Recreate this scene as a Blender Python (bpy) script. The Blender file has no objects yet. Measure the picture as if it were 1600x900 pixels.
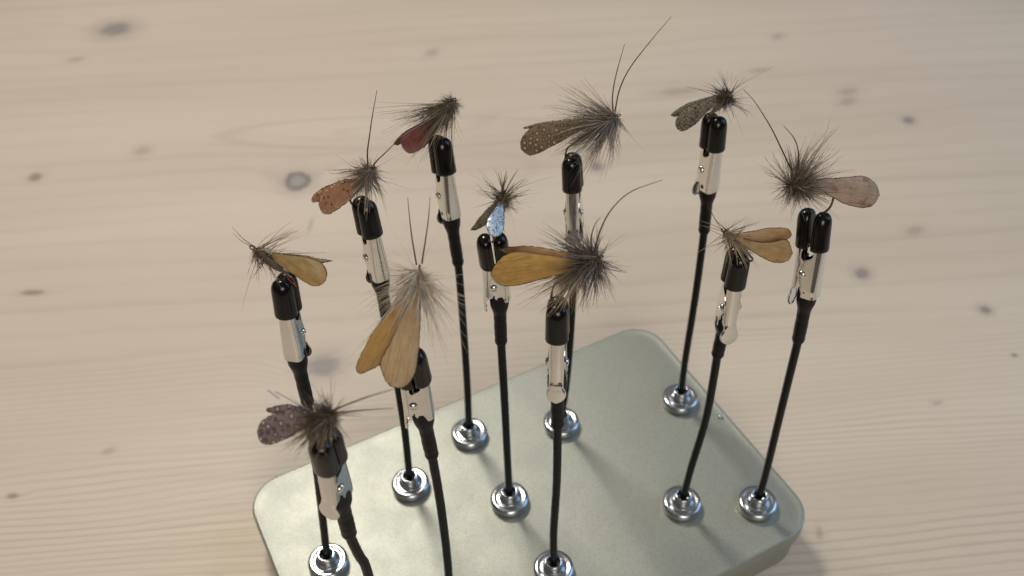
import bpy, bmesh, math, random
from mathutils import Vector, Matrix, noise

SC = bpy.context.scene
COL = SC.collection
MM = 0.001
rad = math.radians

# ------------------------------------------------------------------ camera
CAM_POS = Vector((-2.956, -185.458, 310.0)) * MM
PITCH, ROLL = rad(44.863), rad(-1.482)
cam_d = bpy.data.cameras.new("camera")
cam_d.sensor_width = 36.0
cam_d.lens = 1529.79 / 1600.0 * 36.0
cam_d.clip_start, cam_d.clip_end = 0.01, 50.0
cam_d.dof.use_dof = True
cam_d.dof.focus_distance = 0.246
cam_d.dof.aperture_fstop = 17.0
cam = bpy.data.objects.new("camera", cam_d)
COL.objects.link(cam)
fwd = Vector((0, math.cos(PITCH), -math.sin(PITCH)))
rt0 = Vector((1, 0, 0)); up0 = rt0.cross(fwd)
rt = rt0 * math.cos(ROLL) + up0 * math.sin(ROLL)
up = up0 * math.cos(ROLL) - rt0 * math.sin(ROLL)
M = Matrix((rt, up, -fwd)).transposed().to_4x4(); M.translation = CAM_POS
cam.matrix_world = M
SC.camera = cam

# ------------------------------------------------------------------ world and lamps (an indoor room: a lamp on the left, a window on the right, an added fill on the camera side)
W = bpy.data.worlds.new("World"); SC.world = W; W.use_nodes = True
bg = W.node_tree.nodes["Background"]; bg.inputs[1].default_value = 0.225
wt = W.node_tree                                                        # pale ceiling over dimmer walls
tc = wt.nodes.new('ShaderNodeTexCoord'); sz = wt.nodes.new('ShaderNodeSeparateXYZ'); cr = wt.nodes.new('ShaderNodeValToRGB')
wt.links.new(tc.outputs['Generated'], sz.inputs[0]); wt.links.new(sz.outputs['Z'], cr.inputs[0]); wt.links.new(cr.outputs[0], bg.inputs[0])
el = cr.color_ramp.elements
el[0].position, el[0].color = 0.0, (.30, .26, .22, 1)
el[1].position, el[1].color = 1.0, (1.0, .95, .88, 1)
for ps, cl in ((.38, (.36, .33, .30, 1)), (.62, (.80, .75, .68, 1))):
    e = el.new(ps); e.color = cl

def area(name, loc, size, energy, col, shape='DISK', size_y=None, target=(0, 0, 0.08)):
    d = bpy.data.lights.new(name, 'AREA'); d.shape = shape; d.size = size
    if size_y: d.size_y = size_y
    d.energy = energy; d.color = col
    o = bpy.data.objects.new(name, d); COL.objects.link(o)
    o.location = loc
    o.rotation_euler = (Vector(target) - Vector(loc)).to_track_quat('-Z', 'Y').to_euler()
    return o
area("ceiling_lamp", (-0.23, 0.42, 0.74), 0.17, 3.5, (1.0, 0.93, 0.82))
area("front_fill", (0.15, -1.15, 0.75), 0.70, 6.8, (1.0, 0.93, 0.82))  # unseen fill light added behind the camera to brighten the flies' near sides
area("window_light", (1.10, 0.22, 0.70), 0.7, 5.2, (0.32, 0.60, 1.0), 'RECTANGLE', 1.1)

vs = SC.view_settings
vs.view_transform = 'Standard'; vs.look = 'None'; vs.exposure = 0.18; vs.gamma = 1.0; vs.use_curve_mapping = False
SC.cycles.max_bounces = 7; SC.cycles.diffuse_bounces = 3; SC.cycles.glossy_bounces = 4

# ------------------------------------------------------------------ measured layout (millimetres, origin under the middle of the tin)
TIN= {'half': [84.04, 53.12], 'yaw': 0.47, 'height': 20.0, 'bead': [72.57, 35.82]}
KNOTS= [[-244.7, 362.2, 9.7, 8.1, 0], [-110.3, 206.9, 6.2, 6.9, 1], [-196.4, 235.7, 4.1, 4.1, 2], [-246.3, 215.6, 3.7, 3.4, 3], [-220.2, 131.1, 5.0, 1.7, 3], [-46.8, 325.9, 3.4, 3.6, 4], [-82.6, 82.7, 7.0, 6.1, 0], [41.9, 212.6, 2.9, 3.7, 5], [92.9, 278.3, 11.4, 3.2, 4], [160.1, 333.8, 3.4, 3.0, 4], [186.6, 274.0, 5.3, 3.2, 4], [184.2, 264.7, 4.5, 3.2, 4], [211.7, 245.4, 3.0, 3.0, 5], [155.2, 129.7, 3.4, 3.4, 5], [202.1, 105.1, 2.5, 2.4, 5], [187.9, 157.6, 4.2, 2.8, 4], [204.6, 78.9, 1.6, 1.1, 3], [164.9, 55.0, 1.8, 1.0, 4], [-161.0, 42.0, 2.5, 1.3, 4], [-191.6, 22.6, 2.4, 1.2, 3], [142.1, 297.5, 5.8, 2.0, 4], [-259.2, 328.3, 4.6, 2.2, 4], [-99.4, 172.5, 0.9, 4.3, 4], [-107.9, -13.7, 1.1, 1.0, 3], [104.3, -1.5, 1.1, 2.4, 4]]
STANDS={
 'A':{'base': [-65.34, -20.59], 'wire': [[-63.09, -19.77, 50.21], [-60.73, -18.99, 79.06]], 'shrink': [-59.05, -18.47, 101.82], 'top': [-58.76, -18.39, 123.39], 'axis': [0.023, 0.1561, 0.9875], 'az': 78},
 'B':{'base': [-40.04, 8.75], 'wire': [[-39.16, 8.92, 53.14], [-39.12, 8.92, 82.06]], 'shrink': [-39.15, 8.92, 103.49], 'top': [-39.39, 8.87, 124.13], 'axis': [-0.0824, 0.1667, 0.9826], 'az': 125},
 'C':{'base': [-26.61, -39.39], 'wire': [[-24.02, -39.02, 44.05], [-23.72, -38.98, 78.79]], 'shrink': [-24.34, -39.06, 105.05], 'top': [-25.35, -39.19, 124.09], 'axis': [-0.0427, -0.085, 0.9955], 'az': 183},
 'D':{'base': [-39.92, -65.04], 'wire': [[-39.76, -64.99, 92.23], [-40.82, -65.33, 103.15]], 'shrink': [-41.65, -65.6, 112.46], 'top': [-41.66, -65.61, 130.69], 'axis': [0.0348, -0.1217, 0.992], 'az': 243},
 'E':{'base': [-19.84, 29.82], 'wire': [[-19.19, 29.87, 49.77], [-18.96, 29.88, 78.79]], 'shrink': [-19.02, 29.88, 106.66], 'top': [-20.21, 29.79, 127.55], 'axis': [-0.075, 0.2277, 0.9708], 'az': 122},
 'F':{'base': [-5.68, 1.49], 'wire': [[-5.93, 1.48, 51.43], [-6.13, 1.48, 77.58]], 'shrink': [-6.46, 1.47, 102.21], 'top': [-6.46, 1.47, 122.14], 'axis': [-0.0509, -0.1037, 0.9933], 'az': 187},
 'G':{'base': [13.79, 33.66], 'wire': [[15.22, 33.54, 43.93], [16.01, 33.46, 67.35]], 'shrink': [16.37, 33.43, 94.29], 'top': [16.15, 33.45, 117.73], 'axis': [-0.054, 0.1863, 0.981], 'az': 258},
 'H':{'base': [8.14, -25.22], 'wire': [[7.89, -25.2, 44.68], [8.48, -25.24, 72.29]], 'shrink': [8.3, -25.23, 97.92], 'top': [7.99, -25.21, 119.21], 'axis': [-0.0054, 0.1711, 0.9852], 'az': 262},
 'I':{'base': [58.65, 43.21], 'wire': [[58.26, 43.32, 44.63], [58.22, 43.33, 77.06]], 'shrink': [57.68, 43.47, 104.87], 'top': [56.8, 43.7, 123.68], 'axis': [-0.0134, 0.1321, 0.9911], 'az': 122},
 'J':{'base': [78.5, -2.58], 'wire': [[78.48, -2.56, 42.84], [77.69, -2.22, 78.13]], 'shrink': [77.17, -1.99, 103.64], 'top': [76.28, -1.62, 123.42], 'axis': [-0.0193, 0.266, 0.9638], 'az': 136},
 'K':{'base': [52.99, -1.81], 'wire': [[53.76, -2.05, 43.2], [55.31, -2.55, 70.78]], 'shrink': [55.02, -2.45, 98.75], 'top': [55.27, -2.54, 114.22], 'axis': [0.0333, 0.0986, 0.9946], 'az': 278},
}
FLIES={
 'A':{'head': [-63.31, -14.8, 155.31], 'tail': [-55.9, -17.8, 149.78], 'wings': [{'a': [[-59.06, -15.84, 154.68], [-53.84, -16.14, 154.17], [-49.7, -16.58, 153.4], [-47.54, -17.13, 152.39], [-46.62, -17.95, 150.86], [-46.59, -18.7, 149.47], [-47.31, -19.35, 148.23], [-48.6, -19.78, 147.42]], 'b': [[-59.26, -16.13, 154.14], [-58.22, -16.95, 152.61], [-55.97, -17.8, 151.05], [-53.57, -18.73, 149.33], [-51.72, -19.36, 148.18], [-50.27, -19.75, 147.46], [-48.6, -19.78, 147.42]], 'n': [-0.01, -0.88, 0.47], 'm': 'gold'}, {'a': [[-59.59, -13.99, 153.41], [-53.66, -11.51, 150.06], [-49.55, -10.4, 147.61], [-46.64, -9.39, 145.91]], 'b': [[-59.48, -15.01, 153.11], [-54.2, -13.26, 150.03], [-50.79, -12.53, 147.95], [-48.78, -11.27, 146.9], [-46.64, -9.39, 145.91]], 'n': [0.54, -0.18, 0.82], 'm': 'gold_dark'}], 'ant': [[[-62.89, -14.8, 155.9], [-65.9, -12.8, 156.83], [-68.51, -10.8, 158.97]], [[-63.08, -14.8, 155.71], [-66.37, -12.8, 156.04], [-68.65, -10.8, 156.96]]], 'cap': [-58.23, -14.8, 146.1]},
 'B':{'head': [-37.75, 12.71, 156.71], 'tail': [-44.1, 12.71, 148.11], 'wings': [{'a': [[-41.25, 12.57, 153.42], [-45.19, 14.35, 152.35], [-48.57, 15.42, 150.33], [-51.29, 16.12, 148.36], [-52.59, 16.08, 146.49], [-53.57, 15.69, 144.22], [-53.58, 15.01, 142.59], [-52.97, 14.2, 141.47]], 'b': [[-41.42, 11.93, 151.64], [-43.04, 11.84, 149.22], [-44.46, 11.85, 147.33], [-46.81, 12.25, 145.12], [-49.38, 12.74, 142.81], [-51.33, 13.3, 141.52], [-52.97, 14.2, 141.47]], 'n': [-0.46, -0.82, 0.34], 'm': 'copper'}, {'a': [[-43.47, 14.15, 152.65], [-50.13, 16.68, 148.73], [-53.1, 17.61, 146.56], [-55.4, 17.96, 144.16], [-55.91, 17.67, 142.88], [-55.59, 17.2, 142.37]], 'b': [[-43.63, 13.4, 150.94], [-49.39, 15.33, 147.0], [-52.34, 16.31, 144.98], [-53.81, 16.48, 143.35], [-55.59, 17.2, 142.37]], 'n': [-0.52, -0.77, 0.38], 'm': 'copper'}], 'ant': [[[-38.72, 12.71, 156.74], [-38.47, 13.71, 160.82], [-37.57, 14.71, 164.99], [-36.14, 15.71, 170.96], [-34.37, 16.71, 177.45]], [[-38.28, 12.71, 156.32], [-36.13, 13.71, 158.73], [-33.56, 14.71, 160.71], [-30.6, 15.71, 163.45]]], 'cap': [-41.28, 12.71, 146.73]},
 'C':{'head': [-23.07, -31.15, 162.67], 'tail': [-25.58, -45.15, 149.61], 'wings': [{'a': [[-23.97, -35.13, 161.15], [-26.1, -39.77, 159.08], [-28.33, -44.95, 156.72], [-30.27, -48.56, 155.16], [-31.04, -50.21, 154.42], [-30.75, -51.88, 153.48], [-29.8, -53.74, 152.33], [-28.74, -54.61, 151.68], [-27.68, -54.77, 151.41]], 'b': [[-23.01, -35.04, 161.03], [-22.72, -40.1, 158.3], [-22.84, -45.11, 155.67], [-23.23, -49.09, 153.63], [-23.88, -51.94, 152.24], [-25.19, -53.86, 151.45], [-26.5, -54.68, 151.25], [-27.68, -54.77, 151.41]], 'n': [0.15, -0.46, 0.87], 'm': 'tan'}, {'a': [[-24.93, -34.19, 160.26], [-29.17, -37.51, 157.45], [-32.96, -41.05, 154.67], [-35.3, -44.48, 152.37], [-36.78, -47.4, 150.56], [-36.88, -48.54, 149.99], [-36.14, -49.33, 149.84]], 'b': [[-23.49, -35.18, 160.22], [-25.12, -41.42, 156.8], [-28.16, -45.97, 153.77], [-31.49, -48.36, 151.66], [-33.74, -49.05, 150.68], [-35.15, -49.4, 150.1], [-36.14, -49.33, 149.84]], 'n': [-0.26, -0.41, 0.87], 'm': 'amber'}], 'ant': [[[-23.49, -31.15, 164.23], [-24.15, -28.15, 167.89], [-24.61, -25.15, 170.79], [-24.86, -22.15, 175.83]], [[-22.35, -31.15, 164.57], [-21.53, -28.15, 167.8], [-20.67, -25.15, 171.57], [-20.06, -22.15, 175.67]]], 'cap': [-26.33, -41.15, 146.99]},
 'D':{'head': [-38.18, -68.4, 160.55], 'tail': [-43.15, -68.4, 156.51], 'wings': [{'a': [[-41.94, -67.55, 160.01], [-46.01, -65.82, 159.36], [-48.86, -65.24, 157.94], [-51.06, -65.01, 156.51], [-53.01, -64.93, 155.04], [-54.28, -65.28, 153.47], [-54.84, -65.85, 152.14]], 'b': [[-42.09, -68.57, 158.32], [-44.97, -68.57, 155.98], [-47.17, -68.64, 154.09], [-49.82, -68.44, 152.25], [-52.32, -68.07, 150.78], [-53.73, -67.43, 150.61], [-54.52, -66.68, 151.12], [-54.84, -65.85, 152.14]], 'n': [-0.41, -0.77, 0.5], 'm': 'spot_grey'}, {'a': [[-42.65, -66.8, 160.08], [-45.75, -65.46, 159.7], [-48.11, -64.61, 159.13], [-50.26, -64.18, 158.07], [-52.0, -63.88, 157.14], [-52.48, -64.02, 156.53]], 'b': [[-42.77, -67.6, 158.71], [-46.88, -66.11, 157.75], [-48.96, -65.28, 157.38], [-51.1, -64.71, 156.54], [-52.48, -64.02, 156.53]], 'n': [-0.4, -0.78, 0.49], 'm': 'spot_grey'}], 'ant': [[[-38.58, -68.4, 161.17], [-35.22, -68.4, 163.19], [-30.67, -68.4, 165.52], [-25.62, -68.4, 167.6]], [[-38.02, -68.4, 160.75], [-34.88, -68.4, 161.21], [-30.53, -68.4, 161.62], [-26.22, -68.4, 161.84]]], 'cap': [-40.86, -68.4, 153.5]},
 'E':{'head': [-17.36, 35.03, 161.43], 'tail': [-24.71, 35.03, 150.4], 'wings': [{'a': [[-19.19, 34.56, 159.36], [-24.36, 36.03, 155.39], [-28.17, 37.03, 152.27], [-30.51, 37.54, 150.05], [-32.49, 38.0, 148.27], [-32.99, 37.63, 146.58], [-32.54, 36.83, 145.18]], 'b': [[-19.62, 34.25, 157.94], [-21.98, 33.96, 153.64], [-23.96, 33.85, 150.37], [-26.14, 33.94, 147.35], [-28.66, 34.57, 145.2], [-30.38, 35.23, 144.31], [-31.67, 36.03, 144.42], [-32.54, 36.83, 145.18]], 'n': [-0.48, -0.82, 0.32], 'm': 'maroon'}, {'a': [[-24.43, 36.68, 154.94], [-30.2, 38.68, 150.3], [-32.59, 39.39, 148.13], [-34.86, 39.7, 145.34], [-35.31, 39.55, 144.36]], 'b': [[-24.52, 35.95, 153.35], [-29.35, 37.49, 149.19], [-31.93, 38.22, 146.77], [-33.77, 38.6, 144.78], [-35.31, 39.55, 144.36]], 'n': [-0.56, -0.74, 0.37], 'm': 'maroon_dark'}], 'ant': [], 'cap': [-21.94, 35.03, 149.88]},
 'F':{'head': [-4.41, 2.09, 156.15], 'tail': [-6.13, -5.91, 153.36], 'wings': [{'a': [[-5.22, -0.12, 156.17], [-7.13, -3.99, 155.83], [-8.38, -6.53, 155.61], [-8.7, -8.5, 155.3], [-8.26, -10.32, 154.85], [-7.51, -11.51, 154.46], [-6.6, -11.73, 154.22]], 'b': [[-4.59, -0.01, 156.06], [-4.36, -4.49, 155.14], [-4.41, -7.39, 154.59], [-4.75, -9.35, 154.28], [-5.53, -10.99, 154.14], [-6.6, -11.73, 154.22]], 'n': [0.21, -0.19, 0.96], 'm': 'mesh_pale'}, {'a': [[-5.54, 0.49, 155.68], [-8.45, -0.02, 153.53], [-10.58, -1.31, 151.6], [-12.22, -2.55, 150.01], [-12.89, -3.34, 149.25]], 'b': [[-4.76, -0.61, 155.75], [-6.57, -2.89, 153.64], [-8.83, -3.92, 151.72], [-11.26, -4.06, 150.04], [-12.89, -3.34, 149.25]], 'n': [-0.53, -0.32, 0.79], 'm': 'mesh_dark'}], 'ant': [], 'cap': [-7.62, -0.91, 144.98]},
 'G':{'head': [27.07, 37.74, 153.23], 'tail': [14.63, 37.74, 144.11], 'wings': [{'a': [[22.08, 38.58, 152.37], [16.05, 40.19, 150.79], [10.79, 41.55, 149.35], [6.35, 42.57, 147.9], [3.65, 42.96, 146.61], [1.45, 42.58, 144.3], [0.49, 41.89, 142.38], [0.63, 40.86, 140.66]], 'b': [[22.08, 37.9, 151.15], [16.89, 38.37, 148.18], [12.14, 38.42, 144.79], [8.57, 38.62, 142.53], [6.22, 38.71, 140.96], [3.5, 39.09, 139.63], [1.88, 39.85, 139.79], [0.63, 40.86, 140.66]], 'n': [-0.34, -0.82, 0.46], 'm': 'spot_brown'}, {'a': [[21.43, 40.89, 150.99], [11.1, 46.68, 146.17], [5.7, 49.23, 143.42], [1.63, 50.71, 141.14]], 'b': [[21.36, 39.66, 150.36], [11.93, 45.02, 145.99], [6.02, 47.89, 143.02], [1.62, 50.34, 140.95]], 'n': [-0.55, -0.36, 0.75], 'm': 'spot_brown'}], 'ant': [[[25.93, 37.74, 154.74], [25.73, 39.74, 158.57], [26.64, 41.74, 164.34], [28.59, 43.74, 172.05]], [[26.45, 37.74, 154.93], [27.53, 39.74, 160.57], [30.31, 41.74, 166.21], [35.94, 43.74, 173.56], [40.62, 45.74, 178.66]]], 'cap': [14.91, 37.74, 140.29]},
 'H':{'head': [17.24, -21.27, 155.63], 'tail': [7.92, -21.27, 148.32], 'wings': [{'a': [[14.19, -20.77, 155.47], [10.58, -19.77, 154.46], [4.73, -17.65, 153.71], [-1.23, -15.58, 152.82], [-4.27, -14.97, 151.53], [-6.15, -15.17, 149.7], [-7.44, -15.7, 147.72], [-7.96, -16.39, 146.05]], 'b': [[14.19, -21.5, 154.13], [10.56, -21.39, 151.49], [6.13, -20.69, 149.3], [2.39, -20.12, 147.4], [-1.41, -19.47, 145.61], [-4.48, -18.65, 144.69], [-6.62, -17.71, 144.71], [-7.96, -16.39, 146.05]], 'n': [-0.35, -0.82, 0.45], 'm': 'orange'}, {'a': [[13.64, -18.67, 154.34], [9.38, -15.36, 152.45], [4.99, -11.8, 150.57], [0.44, -8.58, 148.41], [-3.49, -6.52, 146.24], [-6.06, -5.6, 144.63]], 'b': [[13.57, -19.82, 153.79], [9.3, -17.13, 151.62], [4.92, -13.6, 149.73], [-0.39, -9.95, 147.16], [-4.0, -7.95, 145.21], [-6.06, -5.6, 144.63]], 'n': [-0.58, -0.33, 0.74], 'm': 'rust'}], 'ant': [[[16.0, -21.27, 157.28], [17.03, -22.27, 164.96], [19.01, -23.27, 171.7], [22.69, -24.27, 177.4], [29.01, -25.27, 181.27]], [[15.4, -21.27, 157.5], [15.11, -22.27, 163.12], [15.7, -23.27, 167.77], [16.62, -24.27, 170.45]]], 'cap': [7.87, -21.27, 141.87]},
 'I':{'head': [59.7, 46.73, 153.71], 'tail': [54.78, 46.73, 146.97], 'wings': [{'a': [[56.52, 47.4, 152.73], [51.36, 48.97, 149.46], [48.1, 49.74, 146.85], [46.8, 49.76, 145.12], [45.85, 49.54, 143.29], [45.74, 48.95, 141.69]], 'b': [[56.6, 46.74, 151.24], [53.5, 46.74, 147.0], [51.46, 46.67, 144.02], [49.67, 46.9, 142.13], [48.02, 47.28, 140.78], [46.64, 48.04, 140.73], [45.74, 48.95, 141.69]], 'n': [-0.46, -0.82, 0.34], 'm': 'smoke'}, {'a': [[56.28, 49.42, 151.6], [49.72, 53.87, 145.97], [46.5, 55.14, 142.52], [45.34, 55.33, 141.07], [45.33, 55.03, 140.82]], 'b': [[56.22, 48.42, 150.77], [51.16, 50.78, 145.6], [48.5, 52.43, 143.2], [46.43, 53.81, 141.41], [45.33, 55.03, 140.82]], 'n': [-0.74, -0.41, 0.54], 'm': 'smoke'}], 'ant': [[[59.76, 46.73, 154.55], [65.42, 50.73, 155.35], [73.17, 54.73, 157.19]]], 'cap': [56.49, 46.73, 146.47]},
 'J':{'head': [67.09, 4.5, 154.87], 'tail': [77.34, 4.5, 151.65], 'wings': [{'a': [[70.24, 4.85, 155.5], [74.44, 5.72, 155.48], [78.68, 6.33, 155.06], [82.94, 7.03, 154.78], [86.03, 7.5, 154.51], [88.14, 7.31, 153.56], [89.95, 6.63, 151.99], [90.94, 5.4, 149.83]], 'b': [[70.27, 4.41, 154.84], [74.55, 4.13, 153.08], [78.03, 3.57, 151.15], [81.18, 3.06, 149.38], [84.14, 2.96, 148.31], [86.75, 3.09, 147.69], [89.32, 3.85, 148.02], [90.94, 5.4, 149.83]], 'n': [0.17, -0.82, 0.55], 'm': 'tan_stain'}, {'a': [[70.86, 6.25, 153.95], [77.11, 7.85, 152.88], [84.33, 9.5, 151.53], [87.9, 9.78, 150.57], [89.49, 8.56, 149.39], [90.05, 7.61, 148.68]], 'b': [[70.76, 5.48, 153.55], [76.82, 5.82, 151.84], [82.77, 4.91, 149.46], [86.27, 4.86, 148.34], [88.73, 5.96, 148.18], [90.05, 7.61, 148.68]], 'n': [0.26, -0.47, 0.84], 'm': 'tan_stain'}], 'ant': [[[66.83, 4.5, 158.9], [63.5, 5.5, 164.7], [60.05, 6.5, 170.7], [55.36, 7.5, 177.44], [52.39, 8.5, 180.41]], [[68.3, 4.5, 159.45], [67.41, 5.5, 164.58], [65.97, 6.5, 167.7], [63.19, 7.5, 170.63]]], 'cap': [75.83, 4.5, 145.59]},
 'K':{'head': [51.48, -0.27, 143.88], 'tail': [58.41, -2.27, 137.51], 'wings': [{'a': [[53.92, -0.88, 143.04], [59.48, -0.85, 140.84], [63.82, -0.32, 140.0], [67.8, 0.56, 139.94], [69.1, -0.0, 138.41], [69.93, -0.97, 136.35]], 'b': [[53.96, -1.37, 142.16], [56.07, -1.81, 140.51], [58.73, -2.27, 138.62], [61.4, -2.65, 136.86], [64.07, -2.87, 135.39], [66.72, -2.67, 134.65], [68.79, -2.05, 134.91], [69.93, -0.97, 136.35]], 'n': [0.2, -0.85, 0.48], 'm': 'brown'}, {'a': [[54.1, -0.0, 142.9], [60.03, 2.55, 141.52], [63.81, 4.28, 140.75], [68.58, 5.86, 139.19], [70.48, 6.01, 138.11], [71.02, 5.33, 137.12]], 'b': [[54.07, -0.72, 142.23], [60.84, 0.43, 138.97], [65.56, 1.96, 137.41], [69.03, 3.71, 136.84], [70.41, 4.64, 136.85], [71.02, 5.33, 137.12]], 'n': [0.42, -0.63, 0.66], 'm': 'brown_pink'}], 'ant': [[[51.91, -0.27, 144.3], [49.06, 1.73, 146.3], [46.56, 3.73, 150.82]], [[51.64, -0.27, 143.87], [48.82, 1.73, 144.37], [45.88, 3.73, 144.25]], [[51.67, -0.27, 143.65], [48.96, 1.73, 143.28], [46.06, 3.73, 142.72]]], 'cap': [56.04, -0.27, 137.09]},
}
EXTRA_PTS= {'red': [[-56.42, -18.3, 149.86], [-55.44, -18.3, 147.7], [-54.49, -18.3, 146.17]], 'tin': [[-48.47, -65.4, 161.93], [-49.36, -65.4, 163.14], [-50.28, -65.4, 164.73]], 'tinfib': [[-42.9, -65.4, 157.29], [-45.33, -65.4, 160.01], [-47.38, -65.4, 162.48], [-48.93, -65.4, 164.1]]}

# ------------------------------------------------------------------ helpers
def link(o, parent=None):
    COL.objects.link(o)
    if parent: o.parent = parent
    return o

def empty(name, loc):
    o = bpy.data.objects.new(name, None); o.empty_display_size = 0.01
    o.location = Vector(loc) * MM
    return link(o)

def tag(o, label, cat, group=None, kind=None):
    if label: o["label"] = label
    if cat: o["category"] = cat
    if group: o["group"] = group
    if kind: o["kind"] = kind
    return o

def mesh(name, verts, faces, mat, sharp=40):
    """verts in millimetres"""
    me = bpy.data.meshes.new(name)
    me.from_pydata([(v[0] * MM, v[1] * MM, v[2] * MM) for v in verts], [], faces)
    bm = bmesh.new(); bm.from_mesh(me)
    bmesh.ops.recalc_face_normals(bm, faces=bm.faces)
    a = rad(sharp)
    for f in bm.faces: f.smooth = True
    for e in bm.edges:
        if len(e.link_faces) != 2 or e.calc_face_angle(0) > a: e.smooth = False
    bm.to_mesh(me); bm.free()
    if mat: me.materials.append(mat)
    return me

def obj(name, me, parent=None):
    return link(bpy.data.objects.new(name, me), parent)

def lathe(profile, seg=40):
    """closed profile [(r,z)...] from axis to axis"""
    V, F, rings = [], [], []
    for r, z in profile:
        if r < 1e-6:
            rings.append([len(V)]); V.append((0, 0, z))
        else:
            rings.append(list(range(len(V), len(V) + seg)))
            for i in range(seg):
                t = 2 * math.pi * i / seg; V.append((r * math.cos(t), r * math.sin(t), z))
    for A, B in zip(rings, rings[1:]):
        for i in range(seg):
            j = (i + 1) % seg
            if len(A) == 1 and len(B) == 1: continue
            if len(A) == 1: F.append((A[0], B[i], B[j]))
            elif len(B) == 1: F.append((A[i], A[j], B[0]))
            else: F.append((A[i], A[j], B[j], B[i]))
    return V, F

def crom(P, n):
    """Catmull-Rom through P, n samples evenly spaced by length"""
    P = [Vector(p) for p in P]
    if len(P) == 2: P = [P[0], P[0].lerp(P[1], .5), P[1]]
    Q = [P[0] * 2 - P[1]] + P + [P[-1] * 2 - P[-2]]
    D = []
    for i in range(1, len(Q) - 2):
        p0, p1, p2, p3 = Q[i - 1:i + 3]
        for k in range(16):
            t = k / 16
            D.append(.5 * ((2 * p1) + (p2 - p0) * t + (2 * p0 - 5 * p1 + 4 * p2 - p3) * t * t + (3 * p1 - p0 - 3 * p2 + p3) * t ** 3))
    D.append(P[-1])
    L = [0]
    for a, b in zip(D, D[1:]): L.append(L[-1] + (b - a).length)
    out, j = [], 0
    for k in range(n):
        s = L[-1] * k / (n - 1)
        while j < len(L) - 2 and L[j + 1] < s: j += 1
        d = L[j + 1] - L[j]
        out.append(D[j].lerp(D[j + 1], 0 if d < 1e-9 else min(1, (s - L[j]) / d)))
    return out

def tube(path, radii, seg, V=None, F=None, squash=None):
    """tube along path of Vectors, appended to V, F; closed ends"""
    if V is None: V, F = [], []
    n = len(path); ref = None; rings = []
    for i, p in enumerate(path):
        t = (path[min(i + 1, n - 1)] - path[max(i - 1, 0)])
        t = t.normalized() if t.length > 1e-9 else Vector((0, 0, 1))
        if ref is None:
            ref = t.orthogonal().normalized()
        ref = (ref - t * ref.dot(t)); ref = ref.normalized() if ref.length > 1e-6 else t.orthogonal().normalized()
        b = t.cross(ref)
        b0 = len(V); rings.append(b0)
        r = radii[i] if hasattr(radii, '__len__') else radii
        for k in range(seg):
            a = 2 * math.pi * k / seg
            V.append(tuple(p + ref * (r * math.cos(a)) + b * (r * math.sin(a))))
    for a, b in zip(rings, rings[1:]):
        for k in range(seg):
            j = (k + 1) % seg
            F.append((a + k, a + j, b + j, b + k))
    F.append(tuple(rings[0] + k for k in reversed(range(seg))))
    F.append(tuple(rings[-1] + k for k in range(seg)))
    return V, F

# ------------------------------------------------------------------ material tools
class NT:
    def __init__(s, name):
        s.m = bpy.data.materials.new(name); s.m.use_nodes = True
        s.t = s.m.node_tree; s.b = s.t.nodes["Principled BSDF"]; s.out = s.t.nodes["Material Output"]
    def n(s, kind, props=None, **ins):
        o = s.t.nodes.new(kind)
        for k, v in (props or {}).items(): setattr(o, k, v)
        for k, v in ins.items():
            key = int(k[1:]) if k[0] == 'i' and k[1:].isdigit() else k.replace('_', ' ')
            s.set(o.inputs[key], v)
        return o
    def set(s, sock, v):
        if isinstance(v, bpy.types.NodeSocket): s.t.links.new(v, sock)
        elif isinstance(v, bpy.types.Node): s.t.links.new(v.outputs[0], sock)
        else:
            if hasattr(sock.default_value, '__len__') and hasattr(v, '__len__') and len(sock.default_value) == 4 and len(v) == 3: v = (*v, 1)
            sock.default_value = v
    def m2(s, op, a, b=0.0, c=0.0, clamp=False):
        return s.n('ShaderNodeMath', {'operation': op, 'use_clamp': clamp}, i0=a, i1=b, i2=c).outputs[0]
    def mix(s, f, a, b, blend='MIX'):
        o = s.n('ShaderNodeMix', {'data_type': 'RGBA', 'blend_type': blend})
        s.set(o.inputs[0], f); s.set(o.inputs[6], a); s.set(o.inputs[7], b)
        return o.outputs[2]
    def mr(s, v, a, b, c=0.0, d=1.0, smooth=True):
        return s.n('ShaderNodeMapRange', {'interpolation_type': 'SMOOTHSTEP' if smooth else 'LINEAR'}, i0=v, i1=a, i2=b, i3=c, i4=d).outputs[0]
    def noise(s, vec, scale, detail=3.0, rough=.55, dist=0.0):
        return s.n('ShaderNodeTexNoise', None, Vector=vec, Scale=scale, Detail=detail, Roughness=rough, Distortion=dist).outputs[0]
    def mapv(s, vec, scale=(1, 1, 1), rot=(0, 0, 0), loc=(0, 0, 0)):
        return s.n('ShaderNodeMapping', None, Vector=vec, Location=loc, Rotation=rot, Scale=scale).outputs[0]
    def bump(s, h, strength, dist):
        s.set(s.b.inputs['Normal'], s.n('ShaderNodeBump', None, Height=h, Strength=strength, Distance=dist).outputs[0])
    def P(s, **k):
        for a, v in k.items(): s.set(s.b.inputs[a.replace('_', ' ')], v)
        return s.m

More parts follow.
